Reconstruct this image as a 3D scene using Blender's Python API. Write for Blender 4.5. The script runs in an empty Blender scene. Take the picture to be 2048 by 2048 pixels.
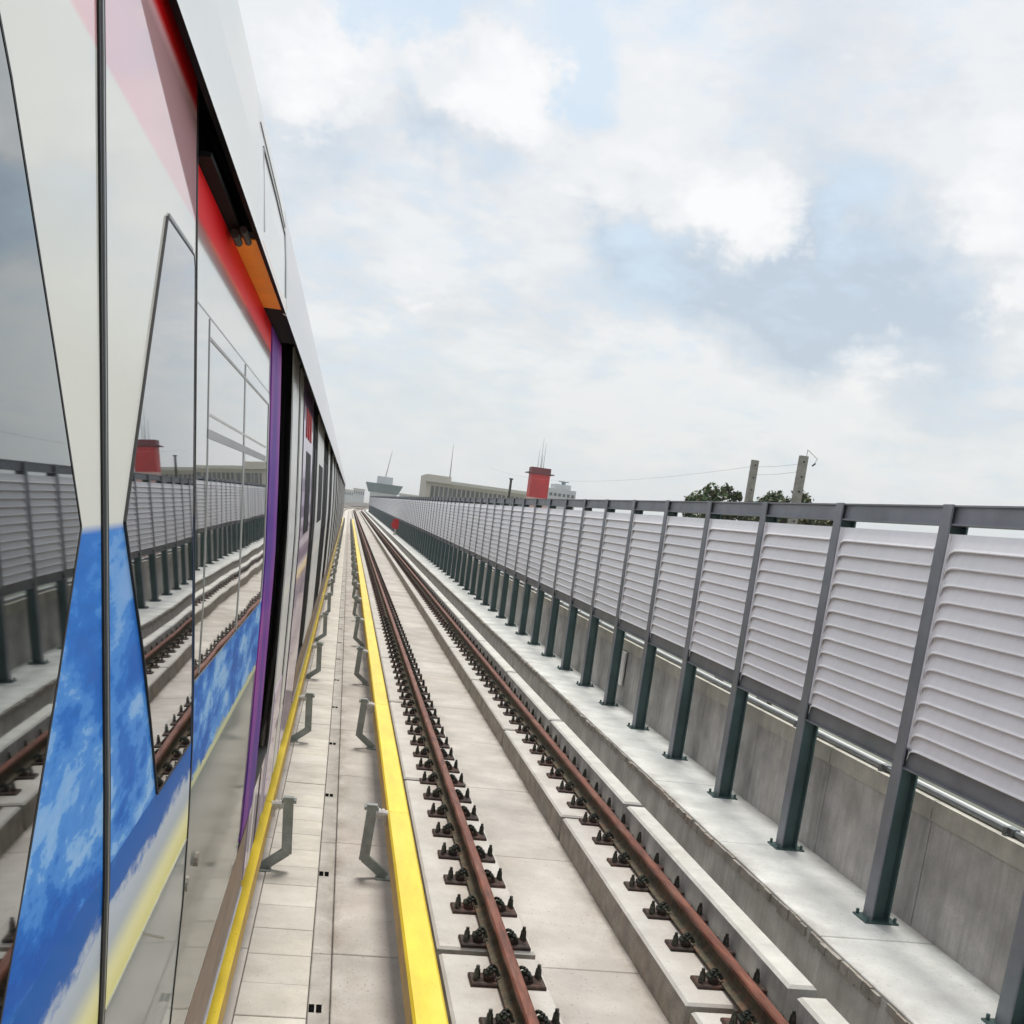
import bpy, bmesh, math, random
from mathutils import Vector, Matrix
random.seed(7)
S = bpy.context.scene
COL = S.collection
# ------------------------------------------------------------------ camera
cam_d = bpy.data.cameras.new("camera"); cam = bpy.data.objects.new("camera", cam_d); COL.objects.link(cam)
YAW, PITCH, ROLL = 0.1682, 0.1839, 0.1314
_cy, _sy, _cp, _sp, _cr, _sr = math.cos(YAW), math.sin(YAW), math.cos(PITCH), math.sin(PITCH), math.cos(ROLL), math.sin(ROLL)
F = Vector((_sy*_cp, _cy*_cp, -_sp)); R0 = Vector((_cy, -_sy, 0)); U0 = R0.cross(F)
RX = R0*_cr + U0*_sr; UX = U0*_cr - R0*_sr
cam.matrix_world = Matrix(((RX.x, UX.x, -F.x, 0), (RX.y, UX.y, -F.y, 0), (RX.z, UX.z, -F.z, 0), (0, 0, 0, 1)))
cam_d.sensor_width = 36; cam_d.lens = 2219/2048*36; cam_d.shift_y = (1450.7-1024)/2048
cam_d.clip_start = 0.05; cam_d.clip_end = 20000
S.camera = cam
# ------------------------------------------------------------------ view
S.view_settings.view_transform = 'Standard'; S.view_settings.look = 'None'
S.view_settings.gamma = 1; S.view_settings.use_curve_mapping = False
S.view_settings.exposure = 0.22
S.cycles.max_bounces = 8
# ------------------------------------------------------------------ sun
SUN_EL, SUN_AZ = math.radians(70), math.radians(10)      # azimuth from +Y towards +X
sd = bpy.data.lights.new("sun", 'SUN'); sun = bpy.data.objects.new("sun", sd); COL.objects.link(sun)
sd.energy = 2.75; sd.angle = math.radians(17); sd.color = (1.0, 0.96, 0.90)
sdir = Vector((math.sin(SUN_AZ)*math.cos(SUN_EL), math.cos(SUN_AZ)*math.cos(SUN_EL), math.sin(SUN_EL)))
sun.rotation_euler = sdir.to_track_quat('Z', 'Y').to_euler(); sun.location = (0, 0, 60)
# ------------------------------------------------------------------ world: daylight sky under broken cloud
W = bpy.data.worlds.new("World"); S.world = W; W.use_nodes = True
nt = W.node_tree; nt.nodes.clear()
class NB:
    """tiny node helper"""
    def __init__(s, nt): s.nt = nt
    def n(s, t, **k):
        o = s.nt.nodes.new(t)
        for a, b in k.items(): setattr(o, a, b)
        return o
    def put(s, sock, v):
        if isinstance(v, bpy.types.NodeSocket): s.nt.links.new(v, sock)
        elif v is not None: sock.default_value = v
    def m(s, op, a, b=None, c=None, clamp=False):
        o = s.n('ShaderNodeMath', operation=op, use_clamp=clamp)
        s.put(o.inputs[0], a); s.put(o.inputs[1], b)
        if c is not None: s.put(o.inputs[2], c)
        return o.outputs[0]
    def noise(s, vec, scale, detail=4, rough=.5, dist=0, color=False):
        o = s.n('ShaderNodeTexNoise'); s.put(o.inputs['Vector'], vec)
        o.inputs['Scale'].default_value = scale; o.inputs['Detail'].default_value = detail
        o.inputs['Roughness'].default_value = rough; o.inputs['Distortion'].default_value = dist
        return o.outputs['Color' if color else 'Fac']
    def ramp(s, f, stops, interp='LINEAR'):
        o = s.n('ShaderNodeValToRGB'); s.put(o.inputs[0], f); cr = o.color_ramp; cr.interpolation = interp
        while len(cr.elements) < len(stops): cr.elements.new(1)
        for e, (p, c) in zip(cr.elements, stops):
            e.position = p; e.color = (c if isinstance(c, tuple) else (c, c, c)) + (1,)
        return o.outputs[0]
    def mix(s, f, a, b, mode='MIX'):
        o = s.n('ShaderNodeMix', data_type='RGBA', blend_type=mode)
        s.put(o.inputs[0], f)
        s.put(o.inputs[6], a if not isinstance(a, tuple) else a+(1,)); s.put(o.inputs[7], b if not isinstance(b, tuple) else b+(1,))
        return o.outputs[2]
    def mapping(s, vec, scale=(1, 1, 1), loc=(0, 0, 0)):
        o = s.n('ShaderNodeMapping'); s.put(o.inputs[0], vec); o.inputs['Scale'].default_value = scale; o.inputs['Location'].default_value = loc
        return o.outputs[0]
    def sep(s, vec):
        o = s.n('ShaderNodeSeparateXYZ'); s.put(o.inputs[0], vec); return o.outputs
B = NB(nt)
tc = B.n('ShaderNodeTexCoord').outputs['Generated']
sky = B.n('ShaderNodeTexSky', sky_type='NISHITA', sun_disc=False)
sky.sun_elevation = SUN_EL; sky.sun_rotation = SUN_AZ; sky.air_density = 1.5; sky.dust_density = 3.0
bg1 = B.n('ShaderNodeBackground'); B.put(bg1.inputs[0], sky.outputs[0]); bg1.inputs[1].default_value = 0.13
# cloud field: the direction, projected on a flat cloud sheet high above and warped
x_, y_, z_ = B.sep(tc)
zz = B.m('ADD', B.m('MAXIMUM', z_, 0.0), 0.32)
cmb = B.n('ShaderNodeCombineXYZ'); B.put(cmb.inputs[0], B.m('DIVIDE', x_, zz)); B.put(cmb.inputs[1], B.m('DIVIDE', y_, zz)); B.put(cmb.inputs[2], B.m('MULTIPLY', z_, 1.3))
cv = cmb.outputs[0]
warp = B.n('ShaderNodeVectorMath', operation='MULTIPLY_ADD'); B.put(warp.inputs[0], B.noise(tc, 11, 7, .62, color=True)); warp.inputs[1].default_value = (.13, .13, .13); B.put(warp.inputs[2], tc)
sb = B.n('ShaderNodeVectorMath', operation='SUBTRACT'); B.put(sb.inputs[0], warp.outputs[0]); sb.inputs[1].default_value = (.065, .065, .065)
nr = B.n('ShaderNodeVectorMath', operation='NORMALIZE'); B.put(nr.inputs[0], sb.outputs[0]); wdir = nr.outputs[0]
def blob(azd, eld, size, amp):
    """a bank of cloud (or a gap) towards one compass direction"""
    a, e = math.radians(azd), math.radians(eld)
    d = (math.sin(a)*math.cos(e), math.cos(a)*math.cos(e), math.sin(e))
    v = B.n('ShaderNodeVectorMath', operation='DOT_PRODUCT'); B.put(v.inputs[0], wdir); v.inputs[1].default_value = d
    k = 1/(math.radians(size)**2)*2
    return B.m('MULTIPLY', B.m('EXPONENT', B.m('MULTIPLY', B.m('SUBTRACT', v.outputs['Value'], 1.0), k)), amp)
def total(bl):
    t = None
    for b in bl:
        v = blob(*b); t = v if t is None else B.m('ADD', t, v)
    return t
SKY_GREY = [(12.0, 13.2, 1.2, .7), (14.5, 12.2, 2.1, .9), (18.5, 11.8, 2.6, 1.1), (22.5, 12.6, 3.2, 1.15), (27, 11.3, 3.2, .8), (20.5, 15.3, 1.6, .45), (2.4, 16.9, 1.4, .75), (5, 16.2, 1.3, .5), (-2.2, 16.2, 1.7, .55), (-5, 15, 2, .4), (3, 6.5, 3.2, .30), (28, 7.5, 3, .15), (40, 13, 6, .5)]
SKY_WHITE = [(5.0, 19.3, 1.7, .9), (6.4, 17.9, 1.5, .7), (3.2, 18.6, 1.2, .5), (-2.6, 18.9, 2.0, .8), (-4.5, 17.5, 1.6, .5), (19, 15.6, 1.8, .6), (11.5, 16.5, 1.8, .4), (1.3, 19.5, .8, .5), (16.5, 15.7, 1.9, .9), (14.6, 15.9, 1.2, .6), (28.8, 17, 2.4, .55), (30, 13, 1.2, .55), (12.5, 19.5, 1.8, .35), (1.6, 10.2, 1.3, .35), (36, 20, 6, .5), (24, 8.8, 2.5, .35)]
SKY_BLUE = [(-1.5, 21.3, 2.2, 1.0), (2.0, 21.6, 1.6, .7), (8.0, 21.3, 2.2, .9), (8.6, 19.2, 1.5, .6), (14, 22, 2.0, .5), (22.0, 15.0, 2.0, .45), (14, 12.6, 2.5, .45), (1, 8.0, 2.6, .25)]
n1 = B.noise(cv, 4.2, 9, .60, .25); n2 = B.noise(B.mapping(cv, loc=(5, 2, 1)), 10, 9, .62, .2); n3 = B.noise(B.mapping(cv, loc=(9, 4, 1)), 1.1, 3, .5)
base = B.m('ADD', B.m('MULTIPLY', n1, .7), B.m('MULTIPLY', n2, .3))
grey = B.m('ADD', B.m('MULTIPLY', B.m('SUBTRACT', base, .47), 2.2), total(SKY_GREY))
grey = B.m('ADD', grey, B.m('MULTIPLY', B.m('SUBTRACT', n3, .46), 1.2))
white = B.m('ADD', B.m('MULTIPLY', B.m('SUBTRACT', n2, .52), 1.9), total(SKY_WHITE))
g = B.m('SUBTRACT', grey, B.m('MULTIPLY', white, .75), clamp=True)
ccol = B.ramp(g, [(0, (.755, .765, .775)), (.22, (.680, .700, .725)), (.60, (.560, .620, .685)), (1, (.460, .535, .625))])
w2 = B.ramp(white, [(.22, 0), (.95, 1)])
ccol = B.mix(w2, ccol, (.870, .862, .858))
bl = B.m('SUBTRACT', total(SKY_BLUE), B.m('MULTIPLY', white, .95))
ccol = B.mix(B.m('MULTIPLY', B.ramp(bl, [(.02, 0), (.60, 1)]), .75), ccol, (.575, .695, .815))
# paler air low over the horizon
hz = B.ramp(z_, [(0, 1.0), (.07, .55), (.16, 0)])
ccol = B.mix(B.m('MULTIPLY', hz, .8), ccol, (.690, .735, .748))
bg2 = B.n('ShaderNodeBackground'); B.put(bg2.inputs[0], ccol); bg2.inputs[1].default_value = 1.0
mx = B.n('ShaderNodeMixShader'); mx.inputs[0].default_value = 0.90
nt.links.new(bg1.outputs[0], mx.inputs[1]); nt.links.new(bg2.outputs[0], mx.inputs[2])
nt.links.new(mx.outputs[0], B.n('ShaderNodeOutputWorld').inputs[0])

# ------------------------------------------------------------------ materials
def mat(name, color=(.5, .5, .5), rough=.6, metal=0, vary=.12, scale=6, spots=0, streak=0, bump=0, coat=0, spec=.5, stretch=(1, 1, 1), tint=None, fine=60, objvar=0, rails=0, foot=0):
    m = bpy.data.materials.new(name); m.use_nodes = True; t = m.node_tree; N = NB(t)
    p = t.nodes['Principled BSDF']
    co = N.n('ShaderNodeTexCoord').outputs['Object']
    geo = N.n('ShaderNodeNewGeometry').outputs['Position']
    v = N.mapping(geo, stretch)
    a = N.noise(v, scale, 5, .6); b = N.noise(v, fine, 3, .6)
    dark = tuple(c*(1-vary*1.6) for c in color); light = tuple(min(1, c*(1+vary)) for c in color)
    c = N.mix(N.ramp(a, [(.3, 0), (.7, 1)]), dark, light)
    c = N.mix(N.m('MULTIPLY', N.ramp(b, [(.35, 1), (.6, 0)]), vary*1.2), c, tuple(x*.55 for x in color))
    if tint:
        c = N.mix(N.m('MULTIPLY', N.ramp(N.noise(N.mapping(geo, stretch, (3, 1, 2)), scale*.45, 5, .65), [(.5, 0), (.72, 1)]), tint[1]), c, tint[0])
    if spots:
        s = N.ramp(N.noise(geo, 38, 2, .5), [(.66, 0), (.72, 1)])
        c = N.mix(N.m('MULTIPLY', s, spots), c, tuple(x*.35 for x in color))
    if streak:
        s = N.ramp(N.noise(N.mapping(geo, (1, 7, .55)), 2.2, 6, .65), [(.45, 0), (.75, 1)])
        c = N.mix(N.m('MULTIPLY', s, streak), c, tuple(x*.45 for x in color))
    if rails or foot:
        gx, gy, gz = N.sep(geo)
        def near(xs, w):
            t = None
            for q in xs:
                d = N.m('EXPONENT', N.m('MULTIPLY', N.m('ABSOLUTE', N.m('SUBTRACT', gx, q)), -1/w)); t = d if t is None else N.m('ADD', t, d)
            return t
        blot = N.ramp(N.noise(N.mapping(geo, (1, .55, 1)), 4.5, 7, .68), [(.38, 0), (.68, 1)])
        if rails: c = N.mix(N.m('MULTIPLY', N.m('MULTIPLY', near((1.249, 2.745, -1.049, -2.545), .19), N.m('ADD', N.m('MULTIPLY', blot, .7), .3)), rails, clamp=True), c, (.22, .125, .080))
        if foot: c = N.mix(N.m('MULTIPLY', N.m('MULTIPLY', near((2.364, 1.53, .86, .19, 4.47, 3.60), .10), blot), foot, clamp=True), c, (.20, .165, .125))
    if objvar:
        oi = N.n('ShaderNodeObjectInfo'); hs = N.n('ShaderNodeHueSaturation'); N.put(hs.inputs['Value'], N.m('ADD', N.m('MULTIPLY', oi.outputs['Random'], objvar), 1-objvar/2)); N.put(hs.inputs['Color'], c); c = hs.outputs[0]
    N.put(p.inputs['Base Color'], c); p.inputs['Roughness'].default_value = rough; p.inputs['Metallic'].default_value = metal
    p.inputs['Coat Weight'].default_value = coat; p.inputs['Specular IOR Level'].default_value = spec
    if bump:
        bn = N.n('ShaderNodeBump'); bn.inputs['Strength'].default_value = bump; bn.inputs['Distance'].default_value = .01
        N.put(bn.inputs['Height'], N.m('ADD', a, N.m('MULTIPLY', b, .5))); N.put(p.inputs['Normal'], bn.outputs[0])
    return m
M = dict(
 slab=mat('bed concrete', (.535, .500, .455), .85, vary=.17, scale=1.3, spots=.8, bump=.5, tint=((.40, .35, .30), .85), objvar=.10, foot=1.0),
 block=mat('precast block concrete', (.57, .535, .470), .85, vary=.12, scale=3.1, spots=.3, bump=.4, tint=((.62, .60, .55), .7), objvar=.16),
 strip=mat('trough concrete', (.47, .445, .405), .85, vary=.12, scale=5, spots=.6, bump=.4, objvar=.08, foot=.8),
 plinth=mat('plinth concrete', (.56, .545, .505), .85, vary=.10, scale=3, spots=.3, bump=.3, tint=((.46, .41, .35), .45), objvar=.06, rails=.75),
 kerb=mat('kerb concrete', (.62, .61, .565), .85, vary=.11, scale=4, spots=.3, bump=.35, tint=((.45, .43, .38), .5), objvar=.08),
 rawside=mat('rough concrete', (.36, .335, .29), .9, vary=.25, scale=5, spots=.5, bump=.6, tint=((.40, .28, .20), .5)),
 walk=mat('walkway concrete', (.74, .75, .715), .85, vary=.14, scale=2.4, spots=.4, bump=.4, tint=((.50, .49, .47), .6), objvar=.08, foot=.6),
 wall=mat('stained wall concrete', (.54, .525, .50), .9, vary=.22, scale=2.5, spots=.15, streak=.5, bump=.4, tint=((.42, .38, .31), .45)),
 cap=mat('wall cap concrete', (.55, .535, .47), .9, vary=.12, scale=5, streak=.2, bump=.3),
 dirt=mat('dark dirt', (.09, .075, .06), .95, vary=.4, scale=9),
 hole=mat('slot hole', (.006, .006, .006), 1, spec=0),
 gap=mat('joint dirt', (.11, .10, .09), .95, vary=.3, scale=9),  # dark base colour seen through the joints
 rust=mat('rusty rail steel', (.20, .066, .038), .5, .3, vary=.4, scale=11, bump=.5, tint=((.27, .135, .09), .7), stretch=(2, .35, 2)),
 web=mat('dusty rail side', (.10, .085, .050), .8, 0, vary=.4, scale=18, bump=.4, tint=((.20, .08, .04), .7)),
 plate=mat('brown cast plate', (.050, .028, .020), .6, .2, vary=.5, scale=20, bump=.5, tint=((.17, .055, .03), .6), objvar=.5),
 clip=mat('dark clip steel', (.030, .034, .025), .5, .5, vary=.5, scale=25, tint=((.13, .16, .12), .4)),
 bolt=mat('bolt steel', (.07, .07, .055), .45, .6, vary=.4, scale=30),
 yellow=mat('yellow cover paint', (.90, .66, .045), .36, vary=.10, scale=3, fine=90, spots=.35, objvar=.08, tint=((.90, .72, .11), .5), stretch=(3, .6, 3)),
 yshade=mat('shaded yellow cover side', (.60, .36, .025), .5, vary=.15, scale=6, tint=((.35, .22, .05), .5)),  # cover sides and underside: shade painted as a darker yellow
 galv=mat('galvanised steel', (.33, .36, .34), .45, .5, vary=.18, scale=9, tint=((.25, .30, .27), .6)),
 ceramic=mat('white insulator', (.60, .58, .54), .3, vary=.05),
 cond=mat('conductor metal', (.52, .54, .60), .3, .8, vary=.1),
 louvre=mat('louvre aluminium paint', (.86, .85, .885), .42, .05, vary=.03, scale=2.2, bump=.05, streak=.10, tint=((.76, .78, .78), .5), objvar=.07),
 steel=mat('grey fence steel', (.25, .265, .30), .45, .25, vary=.12, scale=3, tint=((.14, .19, .19), .5)),
 steelshade=mat('shaded green grey post steel', (.075, .130, .125), .5, .25, vary=.15, scale=3, tint=((.10, .16, .15), .5)),  # post web and rear flange: shade put into a darker green
 pipe=mat('grey conduit', (.22, .24, .25), .4, .4, vary=.15),
 black=mat('black rubber', (.012, .012, .013), .55, vary=.3),
 blackp=mat('black paint and shade', (.006, .006, .007), .7, vary=.2, spec=.08),  # also carries the shade under the roof edge, put into the colour
 white=mat('white train paint', (.84, .84, .82), .35, vary=.015, scale=1.2, coat=.1),
 fair=mat('roof fairing paint', (.84, .85, .83), .30, vary=.02, scale=1.5, coat=.3),
 fair2=mat('second roof fairing paint', (.70, .695, .72), .35, vary=.02, scale=1.5, coat=.3),
 purple=None, orange=mat('orange soffit strip', (1.0, .36, .015), .5, vary=.12, scale=2.5, spec=.2, tint=((.90, .14, .02), .6)),
 skirt=mat('brown skirt', (.26, .17, .125), .4, .2, vary=.3, scale=5, tint=((.33, .30, .28), .6), stretch=(1, .4, 3)),
 alu=mat('bright trim', (.62, .66, .74), .25, .8, vary=.06),
 frame=mat('grey window frame', (.30, .31, .31), .35, .5, vary=.1),
 frame2=mat('pale window frame', (.46, .47, .46), .3, .5, vary=.1),
 lilac=mat('lilac wrap', (.45, .30, .52), .3, vary=.25, scale=1.2, coat=.5, tint=((.70, .68, .72), .6)),
 under=mat('underframe', (.05, .045, .04), .7, vary=.4),
 red=mat('tower red', (.55, .008, .012), .6, vary=.12, scale=.4), dred=mat('tower maroon', (.17, .02, .03), .7, vary=.15, scale=.5),
 pinkw=mat('tower pale base', (.62, .38, .34), .7, vary=.1, scale=.5),
 beige=mat('beige facade', (.46, .435, .37), .8, vary=.06, scale=.15), dwin=mat('dark openings', (.10, .115, .12), .4, vary=.3, scale=.4),
 bluegrey=mat('blue grey cladding', (.13, .20, .23), .6, vary=.3, scale=.08), pale=mat('pale building', (.50, .52, .53), .8, vary=.08, scale=.2),
 pole=mat('weathered pole concrete', (.33, .31, .275), .9, vary=.2, scale=3, streak=.3),
 wire=mat('wire', (.22, .22, .22), .6), bark=mat('bark', (.10, .075, .05), .9, vary=.3, scale=4),
 leaf=mat('leaf green', (.060, .115, .032), .6, vary=.5, scale=1.3), leaf2=mat('olive leaf', (.110, .105, .035), .6, vary=.5, scale=1.3),
 ground=mat('far ground', (.20, .215, .17), .95, vary=.3, scale=.02, tint=((.30, .28, .25), .7), fine=.3),
 sign=mat('red sign paint', (.62, .02, .03), .4, vary=.06),
)
def livery(name, stops, scale_n=5.0, amp=.05, coat=.9, rough=.2, zlo=-1.8, zhi=1.0, extra=None, crough=.03, wet=None, dry=.05, spec=.04, gloss=None):
    """printed wrap: horizontal bands of the printed film, with their ragged printed edges"""
    m = bpy.data.materials.new(name); m.use_nodes = True; t = m.node_tree; N = NB(t); p = t.nodes['Principled BSDF']
    geo = N.n('ShaderNodeNewGeometry').outputs['Position']
    x, y, z = N.sep(geo)
    nz = N.noise(N.mapping(geo, (1, 1.7, 5.0)), scale_n, 6, .68)
    # the print is clean above the blue sea, ragged within it
    low = N.m('LESS_THAN', z, -.12); hi = N.m('GREATER_THAN', z, -.715)
    wob = N.m('MULTIPLY', N.m('MULTIPLY', N.m('SUBTRACT', nz, .5), amp*2.2), N.m('MULTIPLY', low, hi))
    f = N.m('DIVIDE', N.m('SUBTRACT', N.m('ADD', z, wob), zlo), zhi-zlo)
    c = N.ramp(f, [((s-zlo)/(zhi-zlo), col) for s, col in stops])
    if extra: c = extra(N, c, geo, x, y, z)
    N.put(p.inputs['Base Color'], c); p.inputs['Roughness'].default_value = rough
    N.put(p.inputs['Coat Weight'], coat if wet is None else N.ramp(N.m('DIVIDE', N.m('ADD', z, 2.0), 3.0), [((wet+1.96)/3, coat), ((wet+2.04)/3, dry)]+[((q+2)/3, w) for q, w in zip(gloss, (dry, 1, 1, dry))])); p.inputs['Coat Roughness'].default_value = crough
    p.inputs['Specular IOR Level'].default_value = spec
    return m
WH = (.82, .82, .755); PK = (.90, .50, .53); RD = (.92, .012, .016)
BL = (.13, .29, .70); DB = (.0, .125, .50); PB = (.34, .50, .78); GB = (.50, .56, .62); YE = (.93, .87, .34); GR = (.34, .37, .36)
def sea(N, c, geo, x, y, z, top=-.095, bot=-.60):
    """light and dark blue water patches printed in the blue field"""
    n = N.noise(N.mapping(geo, (1, 1.1, 3.4), (.3, .4, .8)), 2.0, 8, .66, .2)
    k = N.m('MULTIPLY', N.m('LESS_THAN', z, top), N.m('GREATER_THAN', z, bot))
    g = N.ramp(z, [(0, 0), (1, 1)])
    deep = N.ramp(n, [(.40, (.0, .11, .52)), (.48, (.01, .18, .66)), (.50, (.06, .28, .77)), (.55, (.10, .34, .82)), (.565, (.25, .52, .90)), (.64, (.38, .62, .94))])
    depth = N.m('MULTIPLY', N.m('SUBTRACT', -.09, z), 2.2, clamp=True)
    mixc = N.mix(N.m('ADD', N.m('MULTIPLY', depth, .45), .5, clamp=True), (.07, .27, .76), deep)
    c = N.mix(k, c, mixc)
    return c
M['leafwrap'] = livery('door leaf wrap', [(-1.8, GR), (-.841, GR), (-.838, YE), (-.785, (.92, .88, .50)), (-.735, GB), (-.69, (.55, .62, .72)), (-.668, DB), (-.60, DB), (-.585, (.03, .20, .62)),
    (-.575, BL), (-.0875, BL), (-.0865, WH), (.519, WH), (.521, PK), (.742, PK), (.752, RD), (1, RD)], extra=sea, amp=.055, rough=.4, coat=.5, wet=-.84, dry=.03, gloss=(.12, .30, .72, .745))
def sea_side(N, c, geo, x, y, z):
    e = N.m('SUBTRACT', -.775, N.m('MULTIPLY', N.m('SUBTRACT', N.noise(N.mapping(geo, (1, 2, 5)), 5, 5, .6), .5), .12))
    return sea(N, c, geo, x, y, z, -.505, e)
M['panelwrap'] = livery('body panel wrap', [(-1.8, (.12, .13, .12)), (-1.15, (.15, .17, .155)), (-.86, (.20, .245, .235)), (-.815, (.22, .28, .27)), (-.808, (.75, .76, .40)), (-.786, (.70, .74, .45)), (-.778, (.32, .44, .52)), (-.72, (.10, .33, .66)), (-.63, (.02, .18, .58)), (-.54, (.14, .40, .78)),
    (-.49, WH), (.505, WH), (.525, PK), (.540, (.95, .40, .36)), (.555, RD), (1, RD)], amp=.06, rough=.4, coat=.62, crough=.06, wet=-.80, dry=.02, gloss=(.36, .38, .545, .56), extra=sea_side)
def purp(N, c, geo, x, y, z):
    n = N.noise(N.mapping(geo, (1, 1, .5)), 2.2, 3, .6)
    return N.mix(N.ramp(n, [(.4, 0), (.62, 1)]), (.12, .045, .33), (.36, .075, .38))
M['purple'] = livery('purple end wrap', [(-1, (.3, .1, .4)), (1, (.3, .1, .4))], extra=purp, rough=.5, coat=.03)
def glassm(name, base, rough=.005):
    m = bpy.data.materials.new(name); m.use_nodes = True; p = m.node_tree.nodes['Principled BSDF']; N = NB(m.node_tree)
    geo = N.n('ShaderNodeNewGeometry').outputs['Position']
    N.put(p.inputs['Base Color'], N.mix(N.ramp(N.noise(geo, 1.3, 2, .5), [(.3, 0), (.7, 1)]), base, tuple(c*1.08 for c in base)))
    p.inputs['Metallic'].default_value = 1; N.put(p.inputs['Roughness'], N.ramp(N.noise(N.mapping(geo, (1, 3, .8)), 4, 5, .65), [(.35, rough), (.75, rough+.010)]))
    bn = N.n('ShaderNodeBump'); bn.inputs['Strength'].default_value = .03; bn.inputs['Distance'].default_value = .02
    N.put(bn.inputs['Height'], N.noise(geo, 1.6, 1, .4)); N.put(p.inputs['Normal'], bn.outputs[0])
    return m
M['glassL'] = glassm('mirror tinted door glass', (.25, .27, .275), .02)
M['glassR'] = glassm('mirror tinted door glass bright', (.34, .35, .365), .012)
M['glassD'] = mat('dark door glass', (.006, .006, .008), .5, vary=.2, spec=.08)
M['glassP'] = glassm('mirror tinted side glass', (.50, .505, .50), .012)

# ------------------------------------------------------------------ geometry helpers
YB, RB = 222.0, 1200.0
def bend(x, y, z):
    """the viaduct runs straight, then curves to the right far away"""
    if y <= YB: return (x, y, z)
    a = (y-YB)/RB
    return (x*math.cos(a)+RB*(1-math.cos(a)), YB+(RB-x)*math.sin(a), z)
def tag(o, label=None, cat=None, group=None, kind=None):
    if label: o['label'] = label
    if cat: o['category'] = cat
    if group: o['group'] = group
    if kind: o['kind'] = kind
    return o
def link(name, me, mats, parent=None):
    o = bpy.data.objects.new(name, me); COL.objects.link(o)
    if parent: o.parent = parent
    if mats is not None and not me.materials:
        for m in (mats if isinstance(mats, (list, tuple)) else [mats]): me.materials.append(m)
    return o
def empty(name, loc=(0, 0, 0), **k):
    o = bpy.data.objects.new(name, None); COL.objects.link(o); o.location = loc; o.empty_display_size = .2
    return tag(o, **k)
class MB:
    def __init__(s): s.v = []; s.f = []; s.mi = []
    def add(s, vs, fs, mi=0):
        k = len(s.v); s.v += [tuple(v) for v in vs]; s.f += [tuple(i+k for i in f) for f in fs]; s.mi += [mi]*len(fs); return s
    def box(s, x0, x1, y0, y1, z0, z1, mi=0, top=None):
        v = [(x0, y0, z0), (x1, y0, z0), (x1, y1, z0), (x0, y1, z0), (x0, y0, z1), (x1, y0, z1), (x1, y1, z1), (x0, y1, z1)]
        f = [(0, 3, 2, 1), (4, 5, 6, 7), (0, 1, 5, 4), (1, 2, 6, 5), (2, 3, 7, 6), (3, 0, 4, 7)]
        s.add(v, f, mi)
        if top is not None: s.mi[-5] = top
        return s
    def cbox(s, x0, x1, y0, y1, z0, z1, c=.012, mi=0, side=None):
        """box with chamfered top edges"""
        side = mi if side is None else side
        v = [(x0, y0, z0), (x1, y0, z0), (x1, y1, z0), (x0, y1, z0), (x0, y0, z1-c), (x1, y0, z1-c), (x1, y1, z1-c), (x0, y1, z1-c),
             (x0+c, y0+c, z1), (x1-c, y0+c, z1), (x1-c, y1-c, z1), (x0+c, y1-c, z1)]
        s.add(v, [(0, 3, 2, 1), (0, 1, 5, 4), (1, 2, 6, 5), (2, 3, 7, 6), (3, 0, 4, 7)], side)
        k = len(s.v)-12
        fs = [(8, 9, 10, 11), (4, 5, 9, 8), (5, 6, 10, 9), (6, 7, 11, 10), (7, 4, 8, 11)]
        s.f += [tuple(i+k for i in f) for f in fs]; s.mi += [mi]*5
        return s
    def tube(s, a, b, r, n=8, mi=0, r2=None, cap=True):
        a, b = Vector(a), Vector(b); d = (b-a).normalized(); u = d.orthogonal().normalized(); w = d.cross(u); r2 = r if r2 is None else r2
        vs = [a+(u*math.cos(2*math.pi*i/n)+w*math.sin(2*math.pi*i/n))*r for i in range(n)]+[b+(u*math.cos(2*math.pi*i/n)+w*math.sin(2*math.pi*i/n))*r2 for i in range(n)]
        fs = [(i, (i+1) % n, n+(i+1) % n, n+i) for i in range(n)]
        if cap: fs += [tuple(range(n-1, -1, -1)), tuple(range(n, 2*n))]
        return s.add(vs, fs, mi)
    def sweep(s, sec, ys, closed=True, mi=0, caps=True, mis=None):
        """cross-section (x,z) points carried along the line of the viaduct"""
        n = len(sec); vs = []
        for y in ys:
            for x, z in sec: vs.append(bend(x, y, z))
        fs = []; mm = []
        m = n if closed else n-1
        for j in range(len(ys)-1):
            for i in range(m):
                a = j*n+i; b = j*n+(i+1) % n
                fs.append((a, b, b+n, a+n)); mm.append(mis[i] if mis else mi)
        if closed and caps: fs += [tuple(range(n-1, -1, -1)), tuple((len(ys)-1)*n+i for i in range(n))]; mm += [mi, mi]
        k = len(s.v); s.v += vs; s.f += [tuple(i+k for i in f) for f in fs]; s.mi += mm
        return s
    def mesh(s, name, smooth=False):
        me = bpy.data.meshes.new(name); me.from_pydata(s.v, [], s.f)
        me.polygons.foreach_set('material_index', s.mi)
        if smooth: me.polygons.foreach_set('use_smooth', [True]*len(s.f))
        me.update(); bm = bmesh.new(); bm.from_mesh(me); bmesh.ops.recalc_face_normals(bm, faces=bm.faces); bm.to_mesh(me); bm.free()
        if smooth: me.set_sharp_from_angle(angle=math.radians(35))
        return me
    def build(s, name, mats, parent=None, smooth=False): return link(name, s.mesh(name, smooth), mats, parent)
def prism(sec, y0, y1):
    return MB().sweep(sec, [y0, y1])
def ylist(y0, y1, step=20.0):
    r = [y0]; y = y0
    while y < y1-1e-6:
        y = min(y1, (YB if y < YB < y+400 and y < YB else y+step)) if y < YB else min(y1, y+step)
        r.append(y)
    return r
YEND = 430.0
MIR = lambda x: .2-x                    # the left-hand track mirrors the right-hand one
BED, PT, RT, WK = -3.05, -2.80, -2.623, -2.62

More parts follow.
